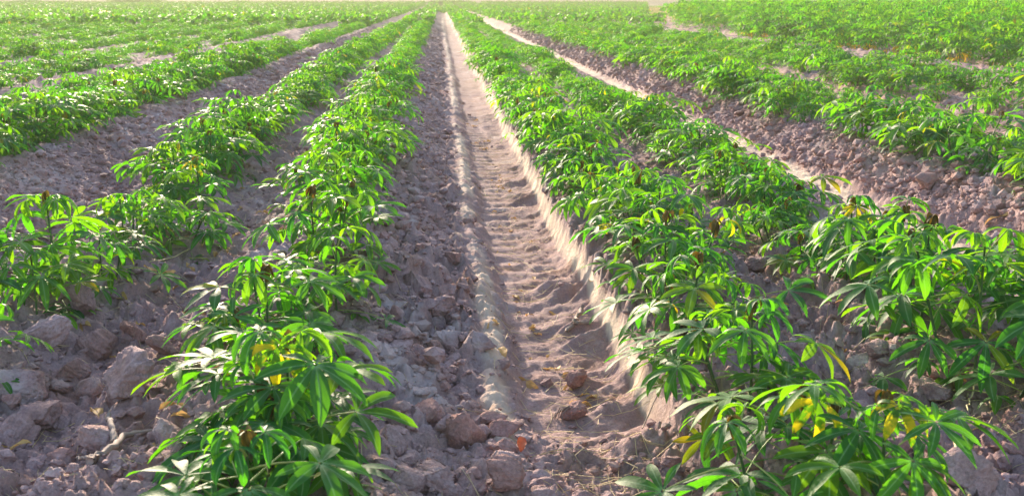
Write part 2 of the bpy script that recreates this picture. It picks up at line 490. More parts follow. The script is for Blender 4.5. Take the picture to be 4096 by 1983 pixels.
def layout(rng, H, stems=2, leaves=22, spread=0.06, wilt=0.5, lean=0.12):
    """a plant as numbers: stem polylines and the place of every leaf"""
    st = []; lv = []; wl = []
    for s in range(stems):
        a = rng.uniform(0, 2 * math.pi) if stems > 1 else rng.uniform(0, 6.28)
        h = H * (1 if s == 0 else rng.uniform(.62, .95))
        b = np.array([math.cos(a) * spread * (0.2 if s == 0 else 0.6), math.sin(a) * spread * (0.2 if s == 0 else 0.6), -0.04])
        ln = lean * rng.uniform(.2, 1.3)
        top = b + np.array([math.cos(a) * (ln * h * .4 if s == 0 else .04 + ln * h * 3), math.sin(a) * (ln * h * .4 if s == 0 else .04 + ln * h * 3), h + 0.04])
        midp = (b + top) / 2 + np.array([rng.uniform(-.012, .012), rng.uniform(-.012, .012), 0])
        t = np.linspace(0, 1, 6)[:, None]
        pts = (1 - t) ** 2 * b + 2 * t * (1 - t) * midp + t ** 2 * top
        st.append((pts, rng.uniform(.0045, .0062) * (H / .36) ** .5, .003))
        n = max(6, int(leaves / stems * (1.15 if s == 0 else .85)))
        a0 = rng.uniform(0, 6.28)
        for i in range(n):
            q = (i + 0.5) / n
            tt = 0.05 + 0.95 * q ** 0.9
            pos = (1 - tt) ** 2 * b + 2 * tt * (1 - tt) * midp + tt ** 2 * top
            az = a0 + i * 2.399 + rng.uniform(-.35, .35)
            kind = 'young' if q > .80 else ('low' if q < .28 else 'mature')
            sc = rng.uniform(.84, 1.10) * (H / .34) ** .3 * (0.9 if q < .28 else 1)
            lv.append((pos, az, sc, rng.uniform(-.28, .28), rng.uniform(-.22, .22), kind, rng.randrange(len(LEAF[kind]))))
        if rng.random() < wilt:
            wl.append((top - np.array([0, 0, .006]), rng.uniform(.75, 1.15) , rng.uniform(0, 6.28), rng.randrange(len(WILT))))
    return st, lv, wl

def leaf_matrix(l):
    pos, az, sc, pit, rol, kind, i = l
    return Matrix.Translation(pos) @ Matrix.Rotation(az, 4, 'Z') @ Matrix.Rotation(pit, 4, 'Y') @ Matrix.Rotation(rol, 4, 'X') @ Matrix.Scale(sc, 4)

def np_tf(v, m):
    a = np.array(m)
    return v @ a[:3, :3].T + a[:3, 3]

def stem_mesh(st, name='stem', sides=6):
    g = Geo()
    for pts, r0, r1 in st: g.add(*tube(pts, r0, r1, sides))
    v, f, _ = g.out()
    return mesh_np(name, v, f, M_STEM)

# ---- whole plants merged into shared meshes, for the ones seen small
def merged(lay, lod, rng, petioles=True):
    st, lv, wl = lay
    g = Geo(); gp = Geo(); gw = Geo()
    for l in lv:
        e = LEAF[l[5]][l[6]]; m = leaf_matrix(l)
        v, f, a = e[lod]
        rr = rng.random()
        g.add(np_tf(v, m), f, vein=a['vein'], along=a['along'], rnd=a['rnd'] + rr)
        if petioles:
            pv, pf = e['pet_lo']; gp.add(np_tf(pv, m), pf)
    for pos, sc, az, i in wl:
        v, f = WILT[i]['g']
        gw.add(rotz(v * sc, az) + pos, f)
    return g, gp, gw

MIDP = []
vr = random.Random(77)
for i in range(12):
    H = [.24, .28, .26, .31, .22, .28, .30, .25, .27, .20, .29, .23][i]
    lay = layout(vr, H, vr.choice([2, 3, 3, 4]), vr.choice([42, 48, 54, 46]), .13, .33)
    g, gp, gw = merged(lay, 'mid', vr)
    d = dict(H=H, foliage=g.mesh('foliage', M_LEAF), petioles=gp, stem=[stem_mesh([one]) for one in lay[0]], wilt=lay[2])
    v, f, _ = gp.out(); d['petioles'] = mesh_np('petioles', v, f, M_PET)
    gf, _, _ = merged(lay, 'far', vr, False)
    d['far'] = gf.out()
    MIDP.append(d)

# ------------------------------------------------------------------ crop rows
rr = random.Random(2024)
rows = []                      # (name, x)
def row_x(i, left):            # left/right rows counted from the centre track
    return None
ROWX = {'L1': -.52, 'L2': -1.36, 'L3': -3.06, 'L4': -3.92, 'L5': -5.40, 'L6': -6.20, 'R1': .86, 'R2': 1.60, 'R3': 3.26, 'R4': 3.98, 'R5': 5.46, 'R6': 6.30}
k = 7
for kk in range(-60, 0):
    pass
WORD = {'1': 'first', '2': 'second', '3': 'third', '4': 'fourth', '5': 'fifth', '6': 'sixth', '7': 'seventh', '8': 'eighth'}
ORD = ['nearest', 'second', 'third', 'fourth', 'fifth', 'sixth', 'seventh', 'eighth', 'ninth', 'tenth', 'eleventh', 'twelfth']

# plants set out one by one near the camera: row, photo place of the stem foot, height, stems, leaves, wilt, label
NEAR = [
    ('L1', 600, 1420, .26, 1, 18, 1.0, 'cassava plant cut off by the bottom edge, left of the wheel track'),
    ('L1', 745, 1160, .31, 5, 92, .5, 'large bushy cassava plant in the left foreground with yellow spotted top leaves'),
    ('L1', 690, 905, .28, 3, 42, 1.0, 'dense cassava plant right behind the large left foreground bush'),
    ('L1', 830, 790, .25, 3, 38, .3, 'low spreading cassava plant third back in the row left of the wheel track'),
    ('L1', 790, 660, .31, 3, 42, 1.0, 'tall dark cassava plant with brown tips, left row, beside stony slope'),
    ('L1', 865, 560, .28, 3, 38, .5, None),
    ('L2', 162, 745, .37, 1, 24, 1.0, 'lone upright cassava plant with a bare dark stem at far left'),
    ('L2', 80, 790, .20, 1, 14, .0, 'short cassava plant beside the lone upright one at the left edge'),
    ('L2', -40, 905, .15, 1, 7, .0, 'small cassava sprout with few leaves at the left edge of the photo'),
    ('L2', 330, 640, .24, 3, 36, .0, 'low pale cassava plant just right of the lone upright one'),
    ('L2', 430, 605, .19, 3, 30, .0, 'low spreading cassava plant in front of the bushy one in second left row'),
    ('L2', 250, 695, .17, 2, 20, .0, 'small low cassava plant tucked against the lone upright stem'),
    ('L2', 500, 555, .29, 3, 38, 1.0, 'bushy cassava plant with yellow brown tips behind the lone upright one'),
    ('R1', 1965, 1300, .29, 3, 38, 1.0, 'spreading cassava plant with spotted yellow leaves at right of the bottom edge'),
    ('R1', 2235, 1275, .21, 1, 14, 1.0, 'cassava shoot with a yellow and brown wilted tip at bottom right'),
    ('R1', 1905, 1010, .27, 3, 40, 1.0, 'cassava plant with a dark brown hanging bud, right of the wheel track'),
    ('R1', 1745, 850, .26, 3, 40, .4, 'third cassava plant back in the row right of the wheel track'),
    ('R1', 1690, 725, .27, 3, 40, 1.0, 'fourth cassava plant back in the row right of the wheel track'),
    ('R2', 2470, 990, .43, 3, 46, .3, 'tall cassava plant with long dark leaves at the right edge'),
    ('R2', 2640, 905, .40, 3, 40, 1.0, 'cassava plant cut by the right edge with a pale brown wilted tip'),
    ('R2', 2330, 820, .36, 3, 46, 1.0, 'cassava plant with an umbrella of drooping leaves near the right edge'),
    ('R2', 2130, 725, .34, 4, 60, 1.0, 'wide bushy cassava plant with yellow and brown tips in second right row'),
]
plants = []     # dict(x,y,row,H,...)
for r_, px, py, H, ns, nl, wi, lab in NEAR:
    x, y, z = at(px, py)
    plants.append(dict(x=x, y=y, row=r_, H=H, ns=ns, nl=nl, wilt=wi, label=lab))
last = {}
for p in plants: last[p['row']] = max(last.get(p['row'], 0), p['y'])

def row_list():
    out = list(ROWX.values())
    for k in range(-70, -2):
        out += [v for v in (1.50 + PERIOD * k, .70 + PERIOD * k) if v < -6.7]
    return sorted(out, key=abs)
names = {round(v, 2): k for k, v in ROWX.items()}
rest = []
def visible(x, y, z0, z1, mg=110):
    a = project(x, y, z0); b = project(x, y, z1)
    if not a or not b: return False
    return -mg < a[0] < 2576 + mg and b[1] < 1247 + 60 and a[1] > -5

for x0 in row_list():
    nm = names.get(round(x0, 2))
    if nm is None:
        nm = min(ROWX, key=lambda n: abs(ROWX[n] - x0)) if min(abs(v - x0) for v in ROWX.values()) < .12 else None
    y = last.get(nm, -1.5) + rr.uniform(.42, .55) if nm in last else rr.uniform(-1.4, -1.0)
    while y < 45:
        H = rr.uniform(.20, .31)
        x = x0 + (-.008 * min(14, y) if nm in ('L1', 'L2') else .12 - .02 * min(8, max(0, y - 6)) if nm in ('L3', 'L4') else 0) + rr.gauss(0, .04)
        if nm == 'R2' and y > 4.3: H *= .76
        if nm in ('L3', 'L4') and y < 22: H *= 1.22
        H *= .72 + .52 * float(vnoise(np.array([y * .55]), np.array([x0 * 3.3]), 88)[0])
        skip = rr.random() < (.0 if abs(x0) < 2 and y < 9 else .05 if abs(x0) < 3.3 else .09)
        if nm == 'R4' and 6 < y < 13: H *= .62; skip = rr.random() < .45
        if nm in ('L4', 'L5') and vnoise(np.array([y * .35]), np.array([x0]), 5)[0] < .32: skip = True
        if not skip:
            rest.append(dict(x=x, y=y, row=nm, H=H, ns=rr.choice([2, 3, 3, 4]), nl=rr.choice([34, 40, 46]), wilt=.48, label=None))
        y += rr.uniform(.34, .50)
    
# the ones that show largest in the photo are individuals
cand = []
for p in rest:
    z = 0.25
    if visible(p['x'], p['y'], z, z + p['H']):
        pr = project(p['x'], p['y'], z)
        cand.append((p['H'] / pr[2], p))
cand.sort(key=lambda t: -t[0])
N_IND = 262
ind = [p for _, p in cand[:N_IND]]
ids = {id(p) for p in ind}
crowd = [p for p in rest if id(p) not in ids]
individuals = plants + ind

def row_phrase(nm):
    side = 'left' if nm[0] == 'L' else 'right'
    return f"{WORD[nm[1]]} row {side} of the central track"

# labels by place in the row
byrow = {}
for p in individuals: byrow.setdefault(p['row'], []).append(p)
FAREND = {}
for nm, ps in byrow.items():
    ps.sort(key=lambda p: p['y'])
    for i, p in enumerate(ps):
        if nm is None:
            p['label'] = 'small leafy cassava plant in a distant outer row of the field'
        elif p['label'] is None:
            if i < 12:
                p['label'] = f"{ORD[i]} leafy green cassava plant counted up the {row_phrase(nm)}"
            else:
                p['label'] = f"small cassava plant in the distant part of the {row_phrase(nm)}"

PARTS_TO = 6.6
SPOTTED = {NEAR[1][7]: 1, NEAR[13][7]: 1, NEAR[14][7]: 1, NEAR[21][7]: 1, NEAR[12][7]: 1}
def place_plant(p):
    x, y = p['x'], p['y']
    z = gz(x, y)
    rng = random.Random(int(x * 1e4) * 7919 + int(y * 1e4))
    e = bpy.data.objects.new('cassava_plant', None)
    COL.objects.link(e)
    e.empty_display_size = .1
    e['label'] = p['label']; e['category'] = 'plant'; e['group'] = 'cassava plants set out in rows'
    e.location = (x, y, z - .01)
    if y < PARTS_TO:
        st, lv, wl = layout(rng, p['H'], p['ns'], p['nl'], .13, p['wilt'], .08)
        for one in st: link('stem', stem_mesh([one]), e)
        for l in lv:
            d = LEAF[l[5]][l[6]]
            o = link('leaf', d['me'], e); o.matrix_local = leaf_matrix(l)
            link('petiole', d['pme'], o)
        for j in range(SPOTTED.get(p['label'], 0)):
            d = rng.choice(LEAF['young']); top = st[j % len(st)][0][-1]
            me = d['me'].copy(); me.materials.clear(); me.materials.append(M_SPOT)
            o = link('leaf', me, e, label='drooping leaf spotted with yellow')
            o.matrix_local = Matrix.Translation(top - np.array([0, 0, .01])) @ Matrix.Rotation(-1.6 + 1.1 * j + rng.uniform(-.3, .3), 4, 'Z') @ Matrix.Rotation(.35, 4, 'Y')
            link('petiole', d['pme'], o)
        for pos, sc, az, i in wl:
            o = link('wilted_shoot', WILT[i]['me'], e)
            o.location = pos; o.scale = (sc,) * 3; o.rotation_euler = (rng.uniform(-.2, .2), rng.uniform(-.2, .2), az)
    else:
        d = rng.choice(MIDP)
        e.rotation_euler = (0, 0, rng.uniform(0, 6.28)); s = p['H'] / d['H']; s = max(.6, min(1.3, s)); w_ = rng.uniform(1.0, 1.1) * s; e.scale = (w_, w_, s * rng.uniform(.9, 1.15))
        for me in d['stem']: link('stem', me, e)
        link('foliage', d['foliage'], e); link('petioles', d['petioles'], e)
        for pos, sc, az, i in d['wilt']:
            o = link('wilted_shoot', WILT[i]['me'], e); o.location = pos; o.scale = (sc,) * 3; o.rotation_euler = (0, 0, az)
for p in individuals: place_plant(p)

# everything else of the crop: one mass
def crop_mass():
    g = Geo(); rng = random.Random(9)
    xs = np.array([p['x'] for p in crowd]); ys = np.array([p['y'] for p in crowd])
    zs = height(xs, ys, False)
    for p, z in zip(crowd, zs):
        if p['y'] < -1.6 or abs(p['x']) > 0.85 * (p['y'] + 5.5): continue
        d = rng.choice(MIDP); v, f, a = d['far']
        m = rotz(v, rng.uniform(0, 6.28)) * (p['H'] / d['H']) + np.array([p['x'], p['y'], z])
        g.add(m, f, vein=a['vein'], along=a['along'], rnd=a['rnd'] + rng.random())
    # beyond 45 m: leaf sized blades strewn along the rows
    nr = np.random.default_rng(4)
    for x0 in row_list() + [8.7 + 1.15 * j for j in range(34)]:
        y0 = max(45, abs(x0) / 0.72 - 4, x0 / .205 if x0 > 8 else 0); y1 = 235
        if y0 > y1: continue
        n = int((y1 - y0) * 26)
        y = y0 + (y1 - y0) * nr.random(n) ** 1.25
        dens = vnoise(y * .22, np.full(n, x0 * 3.1), 21)
        keep = dens > .18
        y = y[keep]; n = len(y)
        x = x0 + nr.normal(0, .10, n)
        hgt = (.27 + .30 * vnoise(y * .6, np.full(n, x0 * 1.7), 22)) * (1 + (y - 90).clip(0) / 110)
        bare = (x0 / y > .19) & (x0 / y < .235) & (y > 58)
        hgt = np.where(bare, .02, hgt)
        z = .22 + hgt * nr.random(n) ** .7
        L = nr.uniform(.10, .17, n); wd = L * .45
        a = nr.uniform(0, 6.28, n); el = nr.uniform(-1.0, .5, n)
        d = np.stack([np.cos(a) * np.cos(el), np.sin(a) * np.cos(el), np.sin(el)], -1)
        sv = np.stack([-np.sin(a), np.cos(a), nr.uniform(-.4, .4, n)], -1)
        c = np.stack([x, y, z], -1)
        v = np.stack([c - d * L[:, None], c + sv * wd[:, None], c + d * L[:, None], c - sv * wd[:, None]], 1).reshape(-1, 3)
        f = np.arange(4 * n).reshape(n, 4)
        rd = np.repeat(nr.random(n), 4)
        g.add(v, f, vein=np.full(4 * n, .6), along=np.full(4 * n, .6), rnd=rd)
    n = 9000                                            # the crop closes over the far end of the central track
    y = 116 + 90 * nr.random(n); x = nr.uniform(-1.2, 1.6, n); z = .05 + .5 * nr.random(n)
    L = nr.uniform(.10, .17, n); wd = L * .45; a = nr.uniform(0, 6.28, n); el = nr.uniform(-1.0, .5, n)
    d = np.stack([np.cos(a) * np.cos(el), np.sin(a) * np.cos(el), np.sin(el)], -1)
    sv = np.stack([-np.sin(a), np.cos(a), nr.uniform(-.4, .4, n)], -1); c = np.stack([x, y, z], -1)
    v = np.stack([c - d * L[:, None], c + sv * wd[:, None], c + d * L[:, None], c - sv * wd[:, None]], 1).reshape(-1, 3)
    g.add(v, np.arange(4 * n).reshape(n, 4), vein=np.full(4 * n, .6), along=np.full(4 * n, .6), rnd=np.repeat(nr.random(n), 4))
    link('cassava_crop', g.mesh('cassava_crop', M_LEAF), kind='stuff', label='distant rows of green cassava merging into one mass', cat='crop')
crop_mass()

# ------------------------------------------------------------------ the older, taller stand on the right
TALLX = 9.3
def tall_stand():
    rng = random.Random(31); nr = np.random.default_rng(32)
    variants = []
    for i in range(6):
        lay = layout(rng, .70 + .06 * i, 2, 54, .10, .1, .10)
        g, gp, gw = merged(lay, 'mid', rng)
        gy = Geo()
        for _ in range(rng.choice([3, 5, 7])):                # yellowed leaves hanging low
            e = rng.choice(LEAF['young'])
            v, f, a = e['mid']
            m = Matrix.Translation((rng.uniform(-.12, .12), rng.uniform(-.12, .12), rng.uniform(.10, .30))) @ Matrix.Rotation(rng.uniform(0, 6.28), 4, 'Z') @ Matrix.Scale(1.25, 4)
            gy.add(np_tf(v, m), f)
        v, f, _ = gp.out()
        vy, fy, _ = gy.out()
        gf, _, _ = merged(lay, 'far', rng, False)
        variants.append(dict(stem=[stem_mesh([one]) for one in lay[0]], fol=g.mesh('foliage', M_LEAF), pet=mesh_np('petioles', v, f, M_PET), yel=mesh_np('yellow_leaf', vy, fy, M_YELLOW), far=gf.out()))
    y = 13.5; n = 0
    spots = []
    while y < 34:
        spots.append((TALLX + rng.uniform(-.2, .25), y)); y += rng.uniform(.55, .8)
    for x, y in spots:
        if not visible(x, y, .25, .9): continue
        d = rng.choice(variants)
        e = bpy.data.objects.new('tall_cassava_plant', None); COL.objects.link(e)
        e.location = (x, y, gz(x, y) - .01); e.rotation_euler = (0, 0, rng.uniform(0, 6.28)); s = rng.uniform(1.0, 1.25); e.scale = (s,) * 3
        e['label'] = 'tall cassava plant with yellow lower leaves on the edge of the older stand'
        e['category'] = 'plant'; e['group'] = 'front row of the taller cassava stand'
        [link('stem', me, e) for me in d['stem']]; link('foliage', d['fol'], e); link('petioles', d['pet'], e); link('yellow_leaf', d['yel'], e)
    g = Geo()
    x = TALLX + .85
    while x < 46:
        y = max(8, x / .62 - 6)
        while y < 62:
            if x < .238 * y - 1: break
            d = rng.choice(variants); v, f, a = d['far']
            s = rng.uniform(.9, 1.25) * (1 + .012 * max(0, x - 10))
            g.add(rotz(v, rng.uniform(0, 6.28)) * s + np.array([x + rng.uniform(-.15, .15), y, .2]), f, vein=a['vein'], along=a['along'], rnd=a['rnd'] + rng.random())
            y += rng.uniform(.7, 1.0)
        x += 1.15
    n = 120000
    yy = 55 + 150 * nr.random(n) ** 1.2
    xx = TALLX + 2 + (yy * .80 + 10) * nr.random(n)
    ok = xx > np.maximum(TALLX + 1, .238 * yy - 1 + 5 * fbm(xx * .15, yy * .15, 43, 3))
    xx, yy = xx[ok], yy[ok]; n = len(xx)
    zz = .2 + (.75 + .5 * vnoise(xx * .35, yy * .35, 41)) * (.35 + .65 * nr.random(n))
    L = nr.uniform(.12, .2, n); a = nr.uniform(0, 6.28, n); el = nr.uniform(-1.0, .5, n)
    d = np.stack([np.cos(a) * np.cos(el), np.sin(a) * np.cos(el), np.sin(el)], -1)
    sv = np.stack([-np.sin(a), np.cos(a), nr.uniform(-.4, .4, n)], -1)
    c = np.stack([xx, yy, zz], -1); wd = L * .5
    v = np.stack([c - d * L[:, None], c + sv * wd[:, None], c + d * L[:, None], c - sv * wd[:, None]], 1).reshape(-1, 3)
    g.add(v, np.arange(4 * n).reshape(n, 4), vein=np.full(4 * n, .6), along=np.full(4 * n, .6), rnd=np.repeat(nr.random(n), 4))
    link('tall_cassava_crop', g.mesh('tall_cassava_crop', M_LEAF), kind='stuff', label='dense taller cassava stand filling the upper right', cat='crop')
tall_stand()

# ------------------------------------------------------------------ clods
def clod_mesh(seed, sub, mat, name='soil_clod'):
    rng = random.Random(seed)
    bpy_me = bpy.data.meshes.new('tmp')
    import bmesh
    bm = bmesh.new(); bmesh.ops.create_icosphere(bm, subdivisions=sub, radius=1.0)
    v = np.array([x.co[:] for x in bm.verts]); f = np.array([[y.index for y in x.verts] for x in bm.faces])
    bm.free(); bpy.data.meshes.remove(bpy_me)
    sc = np.array([1, rng.uniform(.7, .95), rng.uniform(.6, .85)])
    for _ in range(15):                                   # broken faces
        n = np.array([rng.gauss(0, 1), rng.gauss(0, 1), rng.gauss(0, .8)]); n /= np.linalg.norm(n)
        d = v @ n; c = rng.uniform(.45, .78)
        v = v - np.where(d > c, d - c, 0)[:, None] * n * .97
    q = v.copy()
    nn = v / (np.linalg.norm(v, axis=1)[:, None] + 1e-9)
    o = seed * 3.7
    for fr, am in ((1.6, .10), (3.7, .06), (8.5, .06), (18, .05), (40, .035)):
        nz_ = fbm(q[:, 0] * fr + o + q[:, 2] * fr * .73, q[:, 1] * fr - o - q[:, 2] * fr * .61, seed, 2)
        v = v + nn * (nz_ * am * 2)[:, None]
    return v * sc, f
CL_HI = [clod_mesh(i + 1, 5, None) for i in range(9)]
CL_ME = []
for i, (v, f) in enumerate(CL_HI):
    CL_ME.append([mesh_np('soil_clod', v, f, M_CLOD), mesh_np('soil_clod', v, f, M_CLODRED)])
CL_MID = [clod_mesh(i + 40, 3, None) for i in range(8)]
CL_LO = [clod_mesh(i + 80, 2, None) for i in range(8)]

def put_clod(x, y, size, label, seed, group=None, red=None, flat=1.0, sink=.28):
    rng = random.Random(seed)
    me = CL_ME[rng.randrange(9)][(rng.random() < .3) if red is None else int(red)]
    o = link('soil_clod', me, label=label, cat='soil clod', group=group or 'broken clods of field soil')
    s = size / 2 / .85
    o.scale = (s * rng.uniform(.9, 1.1), s * rng.uniform(.9, 1.1), s * flat)
    o.rotation_euler = (rng.uniform(-.5, .5), rng.uniform(-.5, .5), rng.uniform(0, 6.28))
    o.location = (x, y, float(height(np.array([x]), np.array([y]), False)[0]) + s * .7 * flat * (1 - 2 * sink))
    return o

def size_at(px, y): return px / FPX * math.hypot(y, 1.0)
BIG = [   # photo place of the foot, width in photo pixels, label, red, flat, sink
    (328, 1000, 150, 'largest block of soil, flat topped and squarish, at lower left', 0, 1.05, .12),
    (105, 868, 140, 'wedge shaped clod with a smooth pale top at the left edge', 1, .75, .2),
    (205, 790, 80, 'grey crumbly clod just below the lone upright cassava plant', 0, 1.1, .2),
    (245, 885, 110, 'broad grey clod between pale wedge and squarish block', 0, .9, .25),
    (335, 850, 55, 'narrow clod leaning on its neighbour above the squarish block', 1, 1.2, .2),
    (45, 995, 120, 'bluish grey clod at the left edge below the pale wedge', 0, .9, .25),
    (190, 950, 100, 'flat topped clod left of the squarish block', 0, .7, .25),
    (90, 1065, 130, 'rough round clod at lower left beside dry straw', 0, .85, .25),
    (30, 1105, 110, 'clod lowest on the left edge above the forked branch', 0, .8, .3),
    (410, 885, 70, 'small clod touching the leaves of the left foreground bush', 0, .8, .25),
    (1140, 665, 55, 'round brown clod beside the left rim of the wheel track', 1, 1.0, .15),
    (1045, 735, 100, 'big pale clod on the slope left of the wheel track', 0, .9, .3),
    (1100, 790, 80, 'split clod on the slope just above the yellowish rim', 0, .8, .3),
    (1160, 1115, 100, 'pointed clod standing at the foot of the left slope', 1, 1.1, .15),
    (1205, 880, 75, 'blocky clod leaning towards the left rim of the track', 0, .9, .2),
    (1130, 880, 90, 'broad clod halfway down the slope beside the left bush', 0, .9, .3),
    (1240, 1065, 60, 'double lobed clod beside the track in the foreground', 1, .8, .2),
    (1280, 1225, 110, 'slab of soil tilted at the bottom edge of the track', 1, .9, .3),
    (1090, 1225, 130, 'wide mound of soil at bottom left of the track', 0, .7, .35),
    (1443, 975, 60, 'upper root tangled ball of soil lying in the wheel track', 1, 1.0, .1),
    (1443, 1045, 58, 'lower root tangled ball of soil lying in the wheel track', 1, 1.0, .1),
    (1910, 665, 60, 'clod in the gap between the two right rows, partly shaded', 0, .9, .2),
    (2010, 725, 60, 'reddish clod between the two right rows near the bushy plant', 1, .9, .2),
    (2110, 775, 65, 'angular reddish clod under the bushy second row plant', 1, .9, .2),
    (2280, 905, 90, 'tall reddish clod in the gap beside the right edge plants', 1, 1.0, .2),
    (2330, 990, 90, 'grey crumbling clod in front of the right edge plant', 0, .8, .3),
    (2230, 1085, 100, 'cracked bluish grey clod right of the spotted plant', 0, .7, .3),
    (2150, 1065, 70, 'small cracked clod beside the spotted leaves at right', 0, .8, .3),
    (2420, 1235, 150, 'large grey clod at the bottom right corner', 0, .8, .3),
    (2530, 1130, 80, 'reddish lump near the bottom right corner', 1, .7, .3),
    (2340, 470, 60, 'pale clod high on the bank of the third right row', 0, 1.0, .2),
    (2290, 420, 45, 'small pale clod on the bank left of its larger neighbour', 0, .9, .2),
    (1890, 1180, 90, 'pinkish clod under the spreading plant at bottom right', 1, .8, .3),
    (1690, 1160, 60, 'flat clod at the broken end of the right wall', 0, .6, .3),
    (540, 1165, 90, 'grey clod under the lower leaves of the left foreground bush', 0, .8, .3),
    (240, 1230, 80, 'clod on the bottom edge below the forked branch', 0, .8, .3),
]
for i, (px, py, wpx, lab, red, flat, sink) in enumerate(BIG):
    x, y, z = at(px, py)
    d = project(x, y, z)[2]
    ob = put_clod(x, y, 1.15 * wpx / FPX * d, lab, 900 + i, red=bool(red), flat=flat, sink=sink)
    if i in (0, 1, 30):
        ob.data = ob.data.copy(); ob.data.materials.clear(); ob.data.materials.append(M_CLODPALE)
    if 'root tangled' in lab:
        rg = random.Random(i)
        for q in range(5):
            a = rg.uniform(-.9, .6)
            pts = [(.3, .1, .55 * rg.uniform(.5, 1)), (.9 * math.cos(a), .9 * math.sin(a), .35 * rg.uniform(-.5, 1)), (rg.uniform(1.1, 1.5) * math.cos(a + .3), 1.3 * math.sin(a + .3), rg.uniform(-.5, .1)), (1.5 * math.cos(a + .6), 1.5 * math.sin(a + .6), -.55)]
            v, f = tube(np.array([[np.interp(t, range(4), [pp[c] for pp in pts]) for c in range(3)] for t in np.linspace(0, 3, 10)]), .045, .025, 5)
            link('root', mesh_np('root', v, f, M_WOOD), ob)

def zone(x):
    if x < -1.0: return None
    s = wrap(x)
    return s
ZL = {'a': ('rough soil clod on the slope between the left row and central track', 'clods on the slope left of the track'),
      'b': ('rough soil clod in the bare strip between the two left rows', 'clods between the two left rows'),
      'c': ('rough soil clod in the bare strip between the two right rows', 'clods between the two right rows'),
      'd': ('rough soil clod on the bank of the third right row', 'clods on the bank of the third right row'),
      'e': ('rough soil clod in the furrow left of the second left row', 'clods in the left outer furrow')}
cr = random.Random(606)
cnt = 0
while cnt < 215:
    zk = cr.choice('aaabbbbccccdde')
    y = 2.3 + 5.5 * cr.random() ** 1.7
    x = {'a': cr.uniform(-.3, .2), 'b': cr.uniform(-1.25, -.65), 'c': cr.uniform(1.0, 1.68), 'd': cr.uniform(2.5, 3.0), 'e': cr.uniform(-2.6, -1.7)}[zk]
    if zk in 'de': y += 1.6
    pr = project(x, y, .15)
    if not pr or not (0 < pr[0] < 2576 and pr[1] < 1250): continue
    put_clod(x, y, cr.uniform(.03, .075) * (1.25 if y < 3.4 else 1), ZL[zk][0], 2000 + cnt, ZL[zk][1], flat=cr.uniform(.7, 1.0))
    cnt += 1

def rubble():
    nr = np.random.default_rng(12); g = Geo(); rng = random.Random(13)
    N = 40000
    w = 2.2 + 12 * nr.random(N) ** 1.6
    x = (nr.random(N) - .48) * 1.25 * (w + .6); y = w
    s, k, base, fl, wall, berm, ne = ground_parts(x, y)
    prob = np.clip(1 - .93 * fl - .97 * wall - .9 * berm, 0, 1) * (.35 + .9 * vnoise(x * 1.3, y * 1.3, 71))
    keep = nr.random(N) < prob
    x, y = x[keep], y[keep]
    size = .005 + .009 * nr.pareto(2.4, len(x)).clip(0, 3.4)
    z = height(x, y, True)
    for i in range(len(x)):
        sz = size[i] * (1 if y[i] < 6 else 1.4)
        v, f = (CL_MID if sz > .022 and y[i] < 5.5 else CL_LO)[rng.randrange(8)]
        g.add(rotz(v * sz * np.array([1, 1, rng.uniform(.7, 1)]), rng.uniform(0, 6.28)) + np.array([x[i], y[i], z[i] + sz * .1]), f)
    tiny = [clod_mesh(i + 120, 1, None) for i in range(8)]
    N = 40000                                     # broken lumps down the furrow banks
    y = 3.2 + 42 * nr.random(N) ** 2.0
    kk = nr.choice([-1, -1, 1, 1, 0], N)
    sx = np.where(kk == 1, nr.uniform(.15, .5, N), np.where(kk == 0, nr.uniform(-.85, -.36, N), nr.uniform(-.85, -.1, N)))
    x = TRACK + kk * PERIOD + sx
    ok = (np.abs(x) < .66 * (y + .8))
    x, y = x[ok], y[ok]
    z = height(x, y, True)
    sz = (.008 + .010 * nr.pareto(2.3, len(x)).clip(0, 4)) * (1 + .05 * y) * (1 - .6 * sstep(18, 45, y))
    for i in range(len(x)):
        v, f = tiny[rng.randrange(8)]
        g.add(rotz(v * sz[i] * np.array([1, 1, rng.uniform(.7, 1)]), rng.uniform(0, 6.28)) + np.array([x[i], y[i], z[i] + sz[i] * .15]), f)
    v, f, _ = g.out()
    link('soil_crumbs', mesh_np('soil_crumbs', v, f, M_CLOD, False), kind='stuff', label='crumbled soil strewn over the banks', cat='soil')
rubble()

# ------------------------------------------------------------------ litter
def stick(name, pts, r0, r1, label, mat=M_WOOD, cat='stick', branches=()):
    g = Geo()
    rng = random.Random(len(label))
    def curve(pts, n=14):
        pts = np.array(pts, float)
        t = np.linspace(0, len(pts) - 1, n)
        c = np.stack([np.interp(t, range(len(pts)), pts[:, i]) for i in range(3)], -1)
        for _ in range(2): c[1:-1] = (c[:-2] + 2 * c[1:-1] + c[2:]) / 4
        c += np.array([[rng.gauss(0, r0 * .25) for _ in range(3)] for _ in range(n)])
        return c
    def rad(a, b, n=14): return np.array([a + (b - a) * i / (n - 1) for i in range(n)]) * np.array([rng.uniform(.85, 1.15) for _ in range(n)])
    g.add(*tube(curve(pts), rad(r0, r1), None, 6))
    for bp, b0, b1 in branches: g.add(*tube(curve(bp), rad(b0, b1), None, 6))
    v, f, _ = g.out()
    return link(name, mesh_np(name, v, f, mat), label=label, cat=cat)
def gp_(px, py, up=0.0):
    x, y, z = at(px, py)
    return (x, y, float(height(np.array([x]), np.array([y]))[0]) + up)

